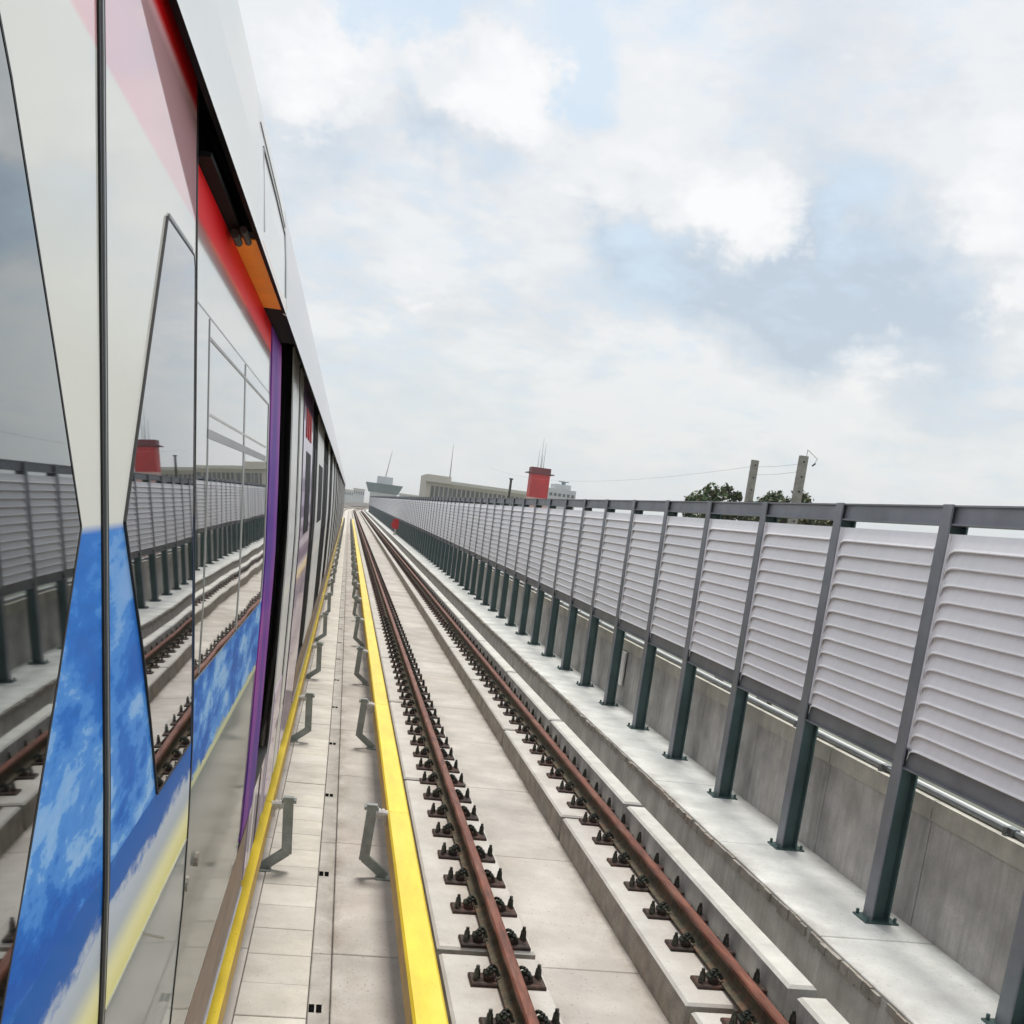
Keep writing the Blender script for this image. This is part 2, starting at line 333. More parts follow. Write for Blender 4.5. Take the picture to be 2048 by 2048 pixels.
# ------------------------------------------------------------------ ground and the viaduct
g_ = MB(); g_.add([(-9000, -3000, -16), (9000, -3000, -16), (9000, 12000, -16), (-9000, 12000, -16)], [(0, 1, 2, 3)])
tag(g_.build('ground', M['ground']), kind='structure')
dk = MB(); dk.sweep([(-4.9, -4.2), (5.1, -4.2), (5.1, -3.075), (-4.9, -3.075)], ylist(-8, YEND))
deck = tag(dk.build('viaduct_deck', M['gap']), kind='structure')
def rep(name, mesh, mats, parent, ys, dx=0, jit=0):
    out = []
    for y in ys:
        o = link(name, mesh, mats, parent); o.location = (dx, y, (random.uniform(-jit, jit) if jit else 0)); out.append(o)
    return out
# deck slabs of the two track beds and the middle strip
J0, JP = 7.18, 2.49
NJ = 16
def slabrow(name, x0, x1, z, material, y_first, pitch, n, parent, gap=.012, jit=.0015, c=.006, zb=None):
    zb = z-.06 if zb is None else zb
    me = MB().cbox(x0, x1, 0, pitch-gap, zb, z, c).mesh(name)
    ks = [y_first+i*pitch for i in range(n)]
    rep(name, me, material, parent, ks, 0, jit)
    y1 = y_first+n*pitch
    far = MB()
    far.sweep([(x0, zb), (x1, zb), (x1, z), (x0, z)], ylist(y1, YEND))
    o = far.build('far_'+name, material, parent); o['kind'] = 'stuff'
ys0 = J0-5*JP
slabrow('bed_slab', 1.53, 2.372, BED, M['slab'], ys0, JP, NJ+5, deck)
slabrow('bed_slab', MIR(2.372), MIR(1.53), BED, M['slab'], ys0, JP, NJ+5, deck)
slabrow('middle_slab', .198, .85, BED, M['slab'], ys0, JP, NJ+5, deck)
slabrow('trough_strip', .062, .190, BED-.006, M['strip'], ys0, JP, NJ+5, deck)
slabrow('edge_strip', 3.195, 3.57, BED-.01, M['strip'], ys0, JP, NJ+5, deck)
slabrow('cable_cover', -.36, .055, BED+.004, M['block'], 6.19-.4555*18, .4555, 52, deck, gap=.007, jit=.003, c=.004)
slabrow('left_slab', -.65, -.366, BED, M['slab'], ys0, JP, NJ+5, deck)
slabrow('outer_slab', -3.4, MIR(3.0)-.02, BED-.01, M['strip'], ys0, JP, 6, deck)
# lifting slots in the cable trough strip
sl = MB().box(.066, .100, -.055, .055, BED-.005, BED-.0035).box(.110, .144, -.055, .055, BED-.005, BED-.0035)
slm = sl.mesh('lifting_slot')
rep('lifting_slot', slm, M['hole'], deck, [6.34+2.47*i for i in range(-4, 16)])
# plinths: long cast segments with gaps
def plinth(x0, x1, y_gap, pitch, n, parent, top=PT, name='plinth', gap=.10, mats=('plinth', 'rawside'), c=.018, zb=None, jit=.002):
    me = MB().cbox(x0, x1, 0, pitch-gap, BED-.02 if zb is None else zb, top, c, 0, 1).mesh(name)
    for i in range(-3, n):
        o = link(name, me, [M[k] for k in mats], parent); o.location = (random.uniform(-jit, jit), y_gap+gap/2+i*pitch, random.uniform(-jit, jit))
    f = MB().sweep([(x0, BED-.02), (x1, BED-.02), (x1, top), (x0, top)], ylist(y_gap+gap/2+n*pitch, YEND), mis=[0, 1, 0, 1])
    o = f.build('far_'+name, [M[k] for k in mats], parent); o['kind'] = 'stuff'
base = tag(MB().box(-4.9, 5.1, -8, -7.9, -3.4, -3.08).build('track_base', M['gap']), kind='structure')
plinth(.86, 1.52, 6.77, 4.50, 14, base)
plinth(2.364, 2.965, 6.12, 4.20, 14, base)
plinth(MIR(1.52), MIR(.86), 6.77, 4.50, 14, base)
plinth(MIR(2.965), MIR(2.364), 6.12, 4.20, 14, base)
kb = tag(MB().box(3.0, 3.18, -8, -7.9, -3.08, -2.7).build('kerb', M['kerb']), kind='structure')
plinth(2.985, 3.180, 6.05, 4.28, 14, kb, top=-2.62, name='kerb_segment', gap=.14, mats=('kerb', 'rawside2') if False else ('kerb', 'wall'), c=.02)
plinth(MIR(3.180), MIR(2.985), 6.05, 4.28, 8, kb, top=-2.62, name='kerb_segment', gap=.14, mats=('kerb', 'wall'), c=.02)
# raised walkway
wk = tag(MB().sweep([(3.60, -3.08), (4.60, -3.08), (4.60, WK-.03), (3.60, WK-.03)], ylist(-8, YEND), mis=[0, 0, 0, 0]).build('walkway', M['wall']), kind='structure')
WP = 2.23
me = MB().cbox(3.60, 4.52, 0, WP-.010, WK-.06, WK, .006).mesh('walkway_slab')
for i in range(-5, 18):
    link('walkway_slab', me, M['walk'], wk).location = (random.uniform(-.003, .003), 7.04+i*WP, random.uniform(-.002, .002))
o = MB().sweep([(3.60, WK-.06), (4.52, WK-.06), (4.52, WK), (3.60, WK)], ylist(7.04+18*WP, YEND)).build('far_walkway_slab', M['walk'], wk); o['kind'] = 'stuff'
# crumbled edging strip on the lip of the walkway
em = MB(); y = 3.0; random.seed(5)
while y < 60:
    l = random.uniform(.25, 1.1); w = random.uniform(.012, .034); h = random.uniform(.004, .03)
    pts = 5
    for k in range(pts):
        a, b = y+l*k/pts, y+l*(k+1)/pts-.004
        ww = w*random.uniform(.5, 1.3); em.box(3.598-ww, 3.599, a, b, WK-.06-h-random.uniform(0, .02), WK-.012-random.uniform(0, .012))
    y += l+random.choice((0, .01, .02, .09))
o = em.build('crumbled_edging', M['rawside'], wk); o['kind'] = 'stuff'

# ------------------------------------------------------------------ railway tracks
def rail_sec(x):
    h = [(-.070, 0), (.070, 0), (.070, .010), (.022, .028), (.010, .040), (.010, .105), (.034, .118), (.036, .143), (.026, .152), (-.026, .152), (-.036, .143), (-.034, .118), (-.010, .105), (-.010, .040), (-.022, .028), (-.070, .010)]
    return [(x+a, RT-.152+b) for a, b in h]
RMI = [0, 1, 1, 1, 1, 1, 0, 0, 0, 0, 0, 1, 1, 1, 1, 1]
zf = RT-.152
def fastener_meshes(hw):
    p = MB()
    z0 = PT-.001
    p.cbox(-hw, hw, -.085, .085, z0, z0+.026, .008)
    for s in (-1, 1):
        p.cbox(min(s*.085, s*.150), max(s*.085, s*.150), -.045, .045, z0+.02, z0+.062, .012)
        v = [(s*.155, -.06, z0+.02), (s*(hw-.01), -.075, z0+.02), (s*(hw-.01), .075, z0+.02), (s*.155, .06, z0+.02), (s*.155, -.03, z0+.048), (s*.155, .03, z0+.048)]
        p.add(v, [(0, 1, 2, 3), (0, 4, 1), (3, 2, 5), (1, 4, 5, 2), (0, 3, 5, 4)])
    plate = p
    cl = {}
    for s in (-1, 1):
        c = cl[s] = MB()
        for yy in (-.034, .034):
            pts = [Vector((s*(.060+.075*t), yy+.014*math.sin(t*6), z0+.055+.040*math.sin(math.pi*t))) for t in [i/5 for i in range(6)]]
            for a, b in zip(pts, pts[1:]): c.tube(a, b, .012, 6, cap=False)
        c.tube((s*.138, -.040, z0+.058), (s*.138, .040, z0+.058), .014, 6)
        c.tube((s*.112, 0, z0+.05), (s*.112, 0, z0+.088), .022, 6); c.tube((s*.112, 0, z0+.086), (s*.112, 0, z0+.102), .012, 6)
    b = MB()
    b.tube((0, 0, z0+.02), (0, 0, z0+.122), .0145, 7, r2=.012); b.tube((0, 0, z0+.030), (0, 0, z0+.052), .026, 6, r2=.022); b.tube((0, 0, z0+.054), (0, 0, z0+.098), .0215, 6, r2=.017)
    return plate, cl, b
def track(xs, label, nind, mirror):
    t = empty('railway_track', (sum(xs)/2, 0, PT), label=label, cat='railway track')
    inv = Vector(t.location)
    for x in xs:
        r = MB().sweep(rail_sec(x-inv.x), ylist(-8, YEND, 12), mis=RMI)
        o = r.build('rail', [M['rust'], M['web']], t, smooth=False); o.location = (0, 0, -inv.z)
    plate, clips, bolt = fastener_meshes(.235)
    pm, cm, bm_ = plate.mesh('rail_fastener'), {s: clips[s].mesh('clip') for s in (-1, 1)}, bolt.mesh('bolt')
    farm = MB(); P0 = 6.3687-.06
    for x in xs:
        off = (0 if x in (xs[0],) else .17)
        for i in range(-6, 360):
            y = P0+off+i*.6096
            if i < nind:
                o = link('rail_fastener', pm, M['plate'], t); o.location = (x-inv.x, y, -inv.z); o.rotation_euler.z = random.uniform(-.02, .02)
                if i < 34 and not mirror:
                    for s in (-1, 1):
                        link('clip', cm[s], M['clip'], o)
                        q = link('bolt', bm_, M['bolt'], o); q.location = (s*.196, s*.028, random.uniform(-.004, .004))
                elif not mirror: farstud(farm, x-inv.x, y, -inv.z)
            elif y < 225:
                farm.box(x-inv.x-.235, x-inv.x+.235, y-.08, y+.08, PT-inv.z-.001, PT-inv.z+.028); farstud(farm, x-inv.x, y, -inv.z)
    if farm.v:
        o = farm.build('distant_fasteners', M['plate'], t); o['kind'] = 'stuff'
    return t
def farstud(m, x, y, dz):
    for s in (-1, 1):
        m.box(x+s*.196-.018, x+s*.196+.018, y-.018, y+.018, PT+dz+.02, PT+dz+.125)
        m.box(x+s*.115-.035, x+s*.115+.035, y-.04, y+.04, PT+dz+.02, PT+dz+.09)
track((1.249, 2.745), 'empty railway track of rusty brown rails in the middle of the photograph', 144, False)
track((MIR(1.249), MIR(2.745)), 'rails under the train on the left, mostly hidden by it', 40, True)

# ------------------------------------------------------------------ yellow covered conductor rails
def conductor(x0, x1, side, label):
    t = empty('conductor_rail', ((x0+x1)/2, 0, BED), label=label, cat='conductor rail'); cx = (x0+x1)/2; dz = -BED
    zt, zb = -2.475, -2.66
    seg = 4.85; y = 8.80-3*seg; k = 0
    sec = lambda: [(x0-cx, zb+dz), (x1-cx, zb+dz), (x1-cx, zt-.018+dz), (x1-.014-cx, zt+dz), (x0+.014-cx, zt+dz), (x0-cx, zt-.018+dz)]
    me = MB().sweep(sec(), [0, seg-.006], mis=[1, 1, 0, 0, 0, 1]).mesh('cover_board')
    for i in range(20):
        link('cover_board', me, [M['yellow'], M['yshade']], t).location = (0, y+i*seg, random.uniform(-.001, .001))
    o = MB().sweep(sec(), ylist(y+20*seg, 127), mis=[1, 1, 0, 0, 0, 1]).build('far_cover_board', [M['yellow'], M['yshade']], t); o['kind'] = 'stuff'
    MB().sweep([(-.035, zb-.035+dz), (.035, zb-.035+dz), (.035, zb-.001+dz), (-.035, zb-.001+dz)], ylist(-8, 126)).build('contact_rail', M['cond'], t)
    # bracket: upright plate on the walkway side, elbow, foot running in under the bar
    s = side
    e = (x0 if s < 0 else x1)-cx
    P = [(e+s*.125, -2.43), (e+s*.150, -2.885), (e-s*.04, -3.035)]
    br = MB()
    def plate(a, b, w, y0, y1):
        d = Vector((b[0]-a[0], b[1]-a[1])).normalized(); n = Vector((-d.y, d.x))*w/2
        pts = [(a[0]+n.x, a[1]+n.y+dz), (b[0]+n.x, b[1]+n.y+dz), (b[0]-n.x, b[1]-n.y+dz), (a[0]-n.x, a[1]-n.y+dz)]
        br.sweep(pts, [y0, y1])
    plate(P[0], (P[1][0], P[1][1]-.02), .082, -.016, .016); plate(P[1], P[2], .075, -.014, .014)
    br.box(e-s*.03-.07, e-s*.03+.07, -.07, .07, BED+dz, BED+.012+dz)
    plate((P[0][0]-s*.038, P[0][1]), (P[1][0]-s*.036, P[1][1]), .008, .016, .045); plate((P[1][0]-s*.0, P[1][1]+.04), (P[2][0], P[2][1]+.04), .008, .014, .04)
    brm = br.mesh('bracket')
    ins = MB().tube((e+s*.095, 0, -2.50+dz), (e-s*.005, 0, -2.50+dz), .030, 10).tube((e+s*.072, 0, -2.50+dz), (e+s*.056, 0, -2.50+dz), .042, 10).tube((e+s*.045, 0, -2.50+dz), (e+s*.025, 0, -2.50+dz), .042, 10)
    ins.box(min(e, e+s*.03), max(e, e+s*.03), -.012, .012, -2.60+dz, -2.51+dz)
    insm = ins.mesh('insulator')
    bo = MB().tube((e+s*.180, 0, -2.455+dz), (e+s*.075, 0, -2.455+dz), .016, 6).tube((e+s*.190, 0, -2.455+dz), (e+s*.165, 0, -2.455+dz), .028, 6)
    bo.box(min(e+s*.085, e+s*.17), max(e+s*.085, e+s*.17), -.03, .03, -2.437+dz, -2.427+dz); bom = bo.mesh('bolt')
    for i in range(-1, 25):
        b = link('bracket', brm, M['galv'], t); b.location = (0, 8.80+i*seg, 0)
        link('insulator', insm, M['ceramic'], b); link('bolt', bom, M['galv'], b)
    return t
conductor(.565, .745, -1, 'thick yellow covered conductor rail beside the empty track')
conductor(MIR(.745)+.185-.0, MIR(.565)+.005, 1, 'thin yellow covered conductor rail running along the foot of the train') if False else conductor(-.545, -.362, 1, 'yellow covered conductor rail running along the foot of the train')

# ------------------------------------------------------------------ parapet walls
SP, YF, XF = 1.784, 7.47, 4.16
def parapet(x, s, label, n):
    w = empty('parapet_wall', (x, 0, WK), label=label, cat='wall'); dz = -WK
    pn = MB().box(min(0, s*.18), max(0, s*.18), .008, SP-.008, -.5, .835)
    pn.box(min(-s*.018, s*.19), max(-s*.018, s*.19), .008, SP-.008, .836, .985, 1)
    pm = pn.mesh('wall_panel')
    for i in range(-4, n): link('wall_panel', pm, [M['wall'], M['cap']], w).location = (0, YF-.10+i*SP, 0)
    MB().sweep([(s*.01, -.5), (s*.17, -.5), (s*.17, .9), (s*.01, .9)], [YF-.1-4*SP, YF-.1+n*SP]).build('wall_core', M['gap'], w)
    xx = [0, s*.18]
    f = MB().sweep([(x+xx[0], WK-.5), (x+xx[1], WK-.5), (x+xx[1], WK+.985), (x+xx[0], WK+.985)], ylist(YF-.1+n*SP, YEND))
    f.v = [(a-x, b, c-WK) for a, b, c in f.v]; o = f.build('far_wall', M['wall'], w); o['kind'] = 'stuff'
    return w
parapet(4.47, 1, 'grey concrete parapet wall behind the fence posts', 22)
parapet(-4.35, -1, 'concrete parapet wall on the far side behind the train', 22)
# pipe run on top of the right parapet
cp = empty('conduit_pipe', (4.53, 0, -1.607), label='grey conduit clipped along the top of the parapet wall', cat='pipe')
f = MB()
for ys in [ylist(-8, 300, 30)]:
    f.sweep([(.021*math.cos(a), .021*math.sin(a)) for a in [i*math.pi/4 for i in range(8)]], ys)
f.build('pipe', M['pipe'], cp)
f2 = MB().sweep([(.05+.022*math.cos(a), .0+.022*math.sin(a)) for a in [i*math.pi/4 for i in range(8)]], ylist(-8, 300, 30)); f2.v = [(a, b, c) for a, b, c in f2.v]
f2.build('bright_gap_strip', M['fair'], cp)  # added white tube standing in for the bright gap past the wall top
cm = MB().box(-.028, .028, -.05, .05, -.0275, .028).box(-.055, .03, -.02, .02, -.0276, -.015).tube((-.045, .01, -.02), (-.045, .01, .03), .012, 6).mesh('clamp')
for i in range(-3, 60): link('clamp', cm, M['pipe'], cp).location = (0, YF+SP*.52+i*SP-.1, 0)

# ------------------------------------------------------------------ louvred noise barrier
fn = empty('noise_barrier', (XF, 0, WK), label='long grey steel fence of louvred noise panels on the right', cat='fence')
H = 3.106
pst = MB()
pst.box(0, .014, -.067, .067, 0, H)                # flange towards the track
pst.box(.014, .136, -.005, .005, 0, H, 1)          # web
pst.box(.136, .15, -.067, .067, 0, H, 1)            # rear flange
pst.box(-.06, .21, -.11, .11, 0, .014, 1)
for a in (-.035, .185):
    for b in (-.085, .085): pst.tube((a, b, .01), (a, b, .05), .013, 6, 1)
pstm = pst.mesh('post')
for i in range(-3, 128):
    y = YF+i*SP; x, yy, z = bend(XF, y, 0)
    o = link('post', pstm, [M['steel'], M['steelshade']], fn); o.location = (x-XF, yy, 0); o.rotation_euler.z = -max(0, (y-YB)/RB)
def beam(z0, z1):
    b = MB()
    b.box(.040, .050, .006, SP-.006, z0+.0121, z1-.0121)          # web faces the track, set back between the flanges
    b.box(.0155, .134, .006, SP-.006, z1-.012, z1); b.box(.0155, .134, .006, SP-.006, z0, z0+.012)
    return b
tb, lb = beam(2.962, H-.004), beam(1.195, 1.352)
tbm, lbm = tb.mesh('top_beam'), lb.mesh('lower_beam')
for i in range(-3, 127):
    y = YF+i*SP; x, yy, z = bend(XF, y, 0)
    for nm, me in (('top_beam', tbm), ('lower_beam', lbm)):
        o = link(nm, me, [M['steel']], fn); o.location = (x-XF, yy, 0); o.rotation_euler.z = -max(0, (y-YB)/RB)
# one louvre blade: lip stands out at the bottom; the far end turns down and back to the frame
SH = .1194; NS = 13; ZT = .285-WK
def blade():
    """far end (large y) sweeps down and back in a short curve"""
    m = MB(); ya, yb = .069, SP-.069
    cols = [(ya, 0, 0), (yb-.20, 0, 0), (yb-.13, .004, .006), (yb-.08, .012, .020), (yb-.045, .024, .045), (yb-.02, .036, .080), (yb, .046, .118)]
    vs = []
    for y, back, drop in cols:
        zl = -SH-drop*.8                # lip bottom
        vs += [(.036, y, -.002), (.004+back*.8, y, -SH+.020-drop*.8), (-.008+back*.8, y, zl+.004), (-.004+back*.8, y, zl-.003), (.030, y, -SH+.012), (.042, y, -.004)]
    n = 6; fs = []
    for j in range(len(cols)-1):
        for i in range(n):
            a = j*n+i; b = j*n+(i+1) % n; fs.append((a, b, b+n, a+n))
    fs += [tuple(range(n)), tuple((len(cols)-1)*n+i for i in range(n))]
    m.add(vs, fs); return m
bl_ = blade(); blm = bl_.mesh('slat')
frm = MB().box(.0145, .080, SP-.0685, SP-.007, 1.3525, 2.903).box(.0845, .100, .012, SP-.036, 1.3525, 2.90).box(.0145, .06, .007, .0685, 1.3525, 2.903)
fm = frm.mesh('louvre_panel')
for i in range(-2, 20):
    p = link('louvre_panel', fm, M['louvre'], fn); p.location = (0, YF+i*SP, 0)
    for k in range(NS):
        o = link('slat', blm, M['louvre'], p); o.location = (random.uniform(-.0008, .0008), 0, ZT-k*SH*1.0)
fv = MB()
for i in range(20, 127):
    y0 = YF+i*SP
    if True:
        for k in range(NS):
            z1 = ZT-k*SH; z0 = z1-SH
            fv.add([bend(XF+.046, y0+.07, z1), bend(XF+.046, y0+SP-.07, z1), bend(XF-.002, y0+SP-.07, z0), bend(XF-.002, y0+.07, z0), bend(XF+.038, y0+.07, z0), bend(XF+.038, y0+SP-.07, z0)], [(0, 3, 2, 1), (3, 4, 5, 2)])
    fv.sweep([(XF+.082, 1.352), (XF+.100, 1.352), (XF+.100, 2.9), (XF+.082, 2.9)], [y0+.07, y0+SP-.07])
fv.v = [(a-XF, b, c) for a, b, c in fv.v]
o = fv.build('distant_louvres', M['louvre'], fn); o['kind'] = 'stuff'

# ------------------------------------------------------------------ the train
train = empty('metro_train', (-1.8, 0, RT), label='metro train in red, white, blue and purple wrap filling the left side', cat='train')
TO = Vector((-1.8, 0, RT))
def tb_(mb, name, mats, parent=None, smooth=False):
    mb.v = [(a-TO.x, b, c-TO.z) for a, b, c in mb.v] if parent in (None, train) else [(a-TO.x, b, c-TO.z) for a, b, c in mb.v]
    return mb.build(name, mats, parent or train, smooth)
P_LEAF = [(.86, -.402), (.80, -.398), (.66, -.389), (.52, -.379), (.45, -.3745), (.37, -.369), (0, -.3445), (-.45, -.3145), (-.48, -.3125), (-.62, -.305), (-.80, -.300), (-1.0, -.298), (-1.31, -.305), (-1.68, -.318)]
P_SIDE = [(.86, -.402), (.80, -.398), (.66, -.389), (.52, -.379), (.45, -.3745), (.37, -.369), (0, -.3470), (-.30, -.333), (-.50, -.330), (-.80, -.3295), (-1.2, -.3295), (-1.53, -.332), (-1.68, -.340), (-2.05, -.345)]
PROF = P_LEAF
def px(z):
    for (z1, x1), (z0, x0) in zip(PROF, PROF[1:]):
        if z >= z0: t = (z-z0)/(z1-z0); return x0+(x1-x0)*min(1, t)
    return PROF[-1][1]
def use(p):
    global PROF
    PROF = p
def shell(y0, y1, z1, z0, off=0, th=.03, ny=1):
    """curved side panel following the body profile"""
    zs = [z1]+[z for z, _ in PROF if z0 < z < z1]+[z0]
    sec = [(px(z)+off, z) for z in zs]+[(px(z)+off-th, z) for z in reversed(zs)]
    return MB().sweep(sec, [y0+(y1-y0)*i/ny for i in range(ny+1)])
def patch(poly, off, name, m_, parent, th=.004):
    """flat-edged pane or film laid on the body side; poly is (y,z) outline, must be convex enough for strips in z"""
    zs = sorted({z for _, z in poly} | {z for z, _ in PROF if min(p[1] for p in poly) < z < max(p[1] for p in poly)}, reverse=True)
    def span(z):
        ys = []
        n = len(poly)
        for i in range(n):
            (ya, za), (yb, zb) = poly[i], poly[(i+1) % n]
            if min(za, zb)-1e-9 <= z <= max(za, zb)+1e-9:
                if abs(za-zb) < 1e-9: ys += [ya, yb]
                else: ys.append(ya+(yb-ya)*(z-za)/(zb-za))
        return min(ys), max(ys)
    vs = []; fs = []
    for z in zs:
        a, b = span(z)
        if b-a < .002: b = a+.002
        vs += [(px(z)+off, a, z), (px(z)+off, b, z), (px(z)+off-th, a, z), (px(z)+off-th, b, z)]
    for j in range(len(zs)-1):
        q = j*4
        fs += [(q, q+4, q+5, q+1), (q+2, q+3, q+7, q+6), (q, q+2, q+6, q+4), (q+1, q+5, q+7, q+3)]
    fs += [(0, 1, 3, 2), (len(vs)-4, len(vs)-2, len(vs)-1, len(vs)-3)]
    return tb_(MB().add(vs, fs), name, m_, parent)
def edge(poly, off, w, name, m_, parent, th=.0012, closed=True):
    """thin gasket along a (y,z) polyline on the body side"""
    m = MB(); pts = poly+([poly[0]] if closed else [])
    for (ya, za), (yb, zb) in zip(pts, pts[1:]):
        n = max(1, int(abs(za-zb)/.12))
        for k in range(n):
            a = (ya+(yb-ya)*k/n, za+(zb-za)*k/n); b = (ya+(yb-ya)*(k+1)/n, za+(zb-za)*(k+1)/n)
            d = Vector((b[0]-a[0], b[1]-a[1])); d.normalize(); nn = Vector((-d.y, d.x))*w/2
            q = [(a[0]+nn.x, a[1]+nn.y), (b[0]+nn.x, b[1]+nn.y), (b[0]-nn.x, b[1]-nn.y), (a[0]-nn.x, a[1]-nn.y)]
            v = [(px(z)+off+th, y, z) for y, z in q]+[(px(z)+off-.004, y, z) for y, z in q]
            m.add(v, [(0, 1, 2, 3), (4, 7, 6, 5), (0, 4, 5, 1), (1, 5, 6, 2), (2, 6, 7, 3), (3, 7, 4, 0)])
    return tb_(m, name, m_, parent)
# core body of the four cars (dark, behind the side panels)
def core(y0, y1):
    sec = [(-.60, .98), (-.45, .86), (-.43, .60), (-.385, -.2), (-.385, -1.0), (-.42, -1.62), (-3.18, -1.62), (-3.25, -1.0), (-3.25, 0), (-3.18, .6), (-3.0, .98), (-2.5, 1.12), (-1.8, 1.18), (-1.1, 1.12)]
    return MB().sweep(sec, [y0, y1], mi=0)
FZ = [(-.305, .645), (-.309, .680), (-.322, .83), (-.338, .965), (-.3465, 1.026), (-.372, 1.062), (-.50, 1.15), (-1.0, 1.27), (-1.8, 1.32), (-2.6, 1.27), (-3.1, 1.15), (-3.27, 1.03), (-3.30, .67), (-3.2, .67), (-2.9, .90), (-.70, .90), (-.50, .885), (-.352, .885), (-.320, .650)]
FMI = [0]*13+[1]*6  # underside faces take black, the shade of the overhang put into the colour
# ---- first car
tb_(core(-14, 5.64), 'car_body', M['blackp'])
def flared(stations):
    """the roof fairing stands further out towards the end of the car"""
    m = MB(); n = len(FZ)
    for y, k in stations:
        for i, (x, z) in enumerate(FZ): m.v.append(((x*k if (i < 6 or i > 15) else x), y, z*k if z > .1 else z))
    for j in range(len(stations)-1):
        for i in range(n):
            a = j*n+i; b = j*n+(i+1) % n; m.f.append((a, b, b+n, a+n)); m.mi.append(FMI[i])
    m.f += [tuple(range(n-1, -1, -1)), tuple((len(stations)-1)*n+i for i in range(n))]; m.mi += [0, 0]
    return m
FK = lambda y: 1.27 if y < 1.7 else 1.27-(y-1.7)/(3.3-1.7)*.27 if y < 3.3 else 1.0
ra = tb_(flared([(y, FK(y)) for y in (-14, 1.7, 2.1, 2.5, 2.9, 3.3, 4.575)]), 'roof_fairing', [M['fair'], M['blackp']])
ra['label'] = 'white roof fairing of the first car'
def fedge(pts, w, name, parent, m_=M['frame']):
    """thin joint line on the fairing side; pts (y,z)"""
    m = MB()
    def fx(z):
        P = [(z, x) for x, z in FZ[:5]]
        for (z0, x0), (z1, x1) in zip(P, P[1:]):
            if z <= z1: return x0+(x1-x0)*(z-z0)/(z1-z0)
        return P[-1][1]
    for (ya, za), (yb, zb) in zip(pts, pts[1:]):
        d = Vector((yb-ya, zb-za)).normalized(); nn = Vector((-d.y, d.x))*w/2
        q = [(ya+nn.x, za+nn.y), (yb+nn.x, zb+nn.y), (yb-nn.x, zb-nn.y), (ya-nn.x, za-nn.y)]
        m.add([(fx(z)+.003, y, z) for y, z in q]+[(fx(z)-.004, y, z) for y, z in q], [(0, 1, 2, 3), (4, 7, 6, 5), (0, 4, 5, 1), (1, 5, 6, 2), (2, 6, 7, 3), (3, 7, 4, 0)])
    return tb_(m, name, m_, parent)
fedge([(3.44, .920), (4.0, .927), (4.50, .920)], .009, 'joint', ra, M['black'])
fedge([(3.35, .958), (4.2, .962), (4.53, .950)], .004, 'joint', ra)
fedge([(4.515, .920), (4.515, .78), (4.515, .70)], .045, 'joint', ra, M['frame'])
fedge([(3.44, .920), (3.44, .70)], .006, 'joint', ra, M['fair2'])
# soffit under the roof edge: its shade painted black, one stretch orange
tb_(MB().sweep([(-.3230, .6655), (-.42, .6635), (-.42, .676), (-.3230, .676)], [3.3, 5.60]), 'soffit', M['blackp'])
tb_(MB().sweep([(-.3600, .6655), (-.42, .6635), (-.42, .676), (-.3600, .676)], [2.63, 3.299]), 'soffit', M['blackp'])
oc = tb_(MB().sweep([(-.3070, .6620), (-.392, .6605), (-.392, .6634), (-.3070, .6650)], [3.38, 4.574]), 'orange_strip', M['orange'])
oc['label'] = 'orange stretch of the soffit under the roof edge'
tb_(MB().tube((-.37, 3.25, .645), (-.37, 3.36, .645), .012, 8).tube((-.345, 3.22, .652), (-.345, 3.37, .652), .010, 8), 'door_hanger', M['under'])['kind'] = 'stuff'
# fixed side panel with its long window
use(P_SIDE)
pn = tb_(shell(2.628, 5.02, .662, -1.68, -.004, .03, 4), 'side_panel', M['panelwrap'], train, True)
pw = [(2.66, .372), (4.90, .372), (4.95, .33), (4.95, -.45), (4.88, -.495), (2.66, -.495)]
patch(pw, -.001, 'window', M['glassP'], pn)
wf = pn
edge([(2.88, .37), (2.88, -.49)], .000, .008, 'window_frame', M['frame2'], wf, closed=False, th=.001)
edge([(3.835, .37), (3.835, -.49)], .000, .030, 'window_frame', M['frame2'], wf, closed=False, th=.001)
edge([(2.88, .327), (4.90, .327)], .000, .008, 'window_frame', M['frame'], wf, closed=False, th=.001)
edge([(2.64, .374), (4.93, .374), (4.96, .33), (4.96, -.45), (4.88, -.498), (2.64, -.498)], -.002, .005, 'gasket', M['frame'], wf, closed=False)
edge([(4.91, .33), (4.91, -.48)], .000, .04, 'window_frame', M['frame'], wf, closed=False, th=.001)
edge([(2.875, .104), (4.80, .104)], .000, .022, 'window_rail', M['frame'], wf, closed=False, th=.001)
edge([(2.875, .150), (4.80, .150)], .000, .006, 'window_rail', M['frame2'], wf, closed=False, th=.001)
for yy, zz_ in ((2.95, -1.08), (3.16, -1.08)):
    tb_(MB().tube((px(zz_)-.01, yy, zz_), (px(zz_)+.006, yy, zz_), .022, 10), 'lock_cover', M['rawside'], pn)
# purple end strip
pe = tb_(shell(5.024, 5.66, .655, -1.62, .002, .03), 'end_strip', M['purple'], train, True); pe['label'] = 'purple end strip beside the gangway'
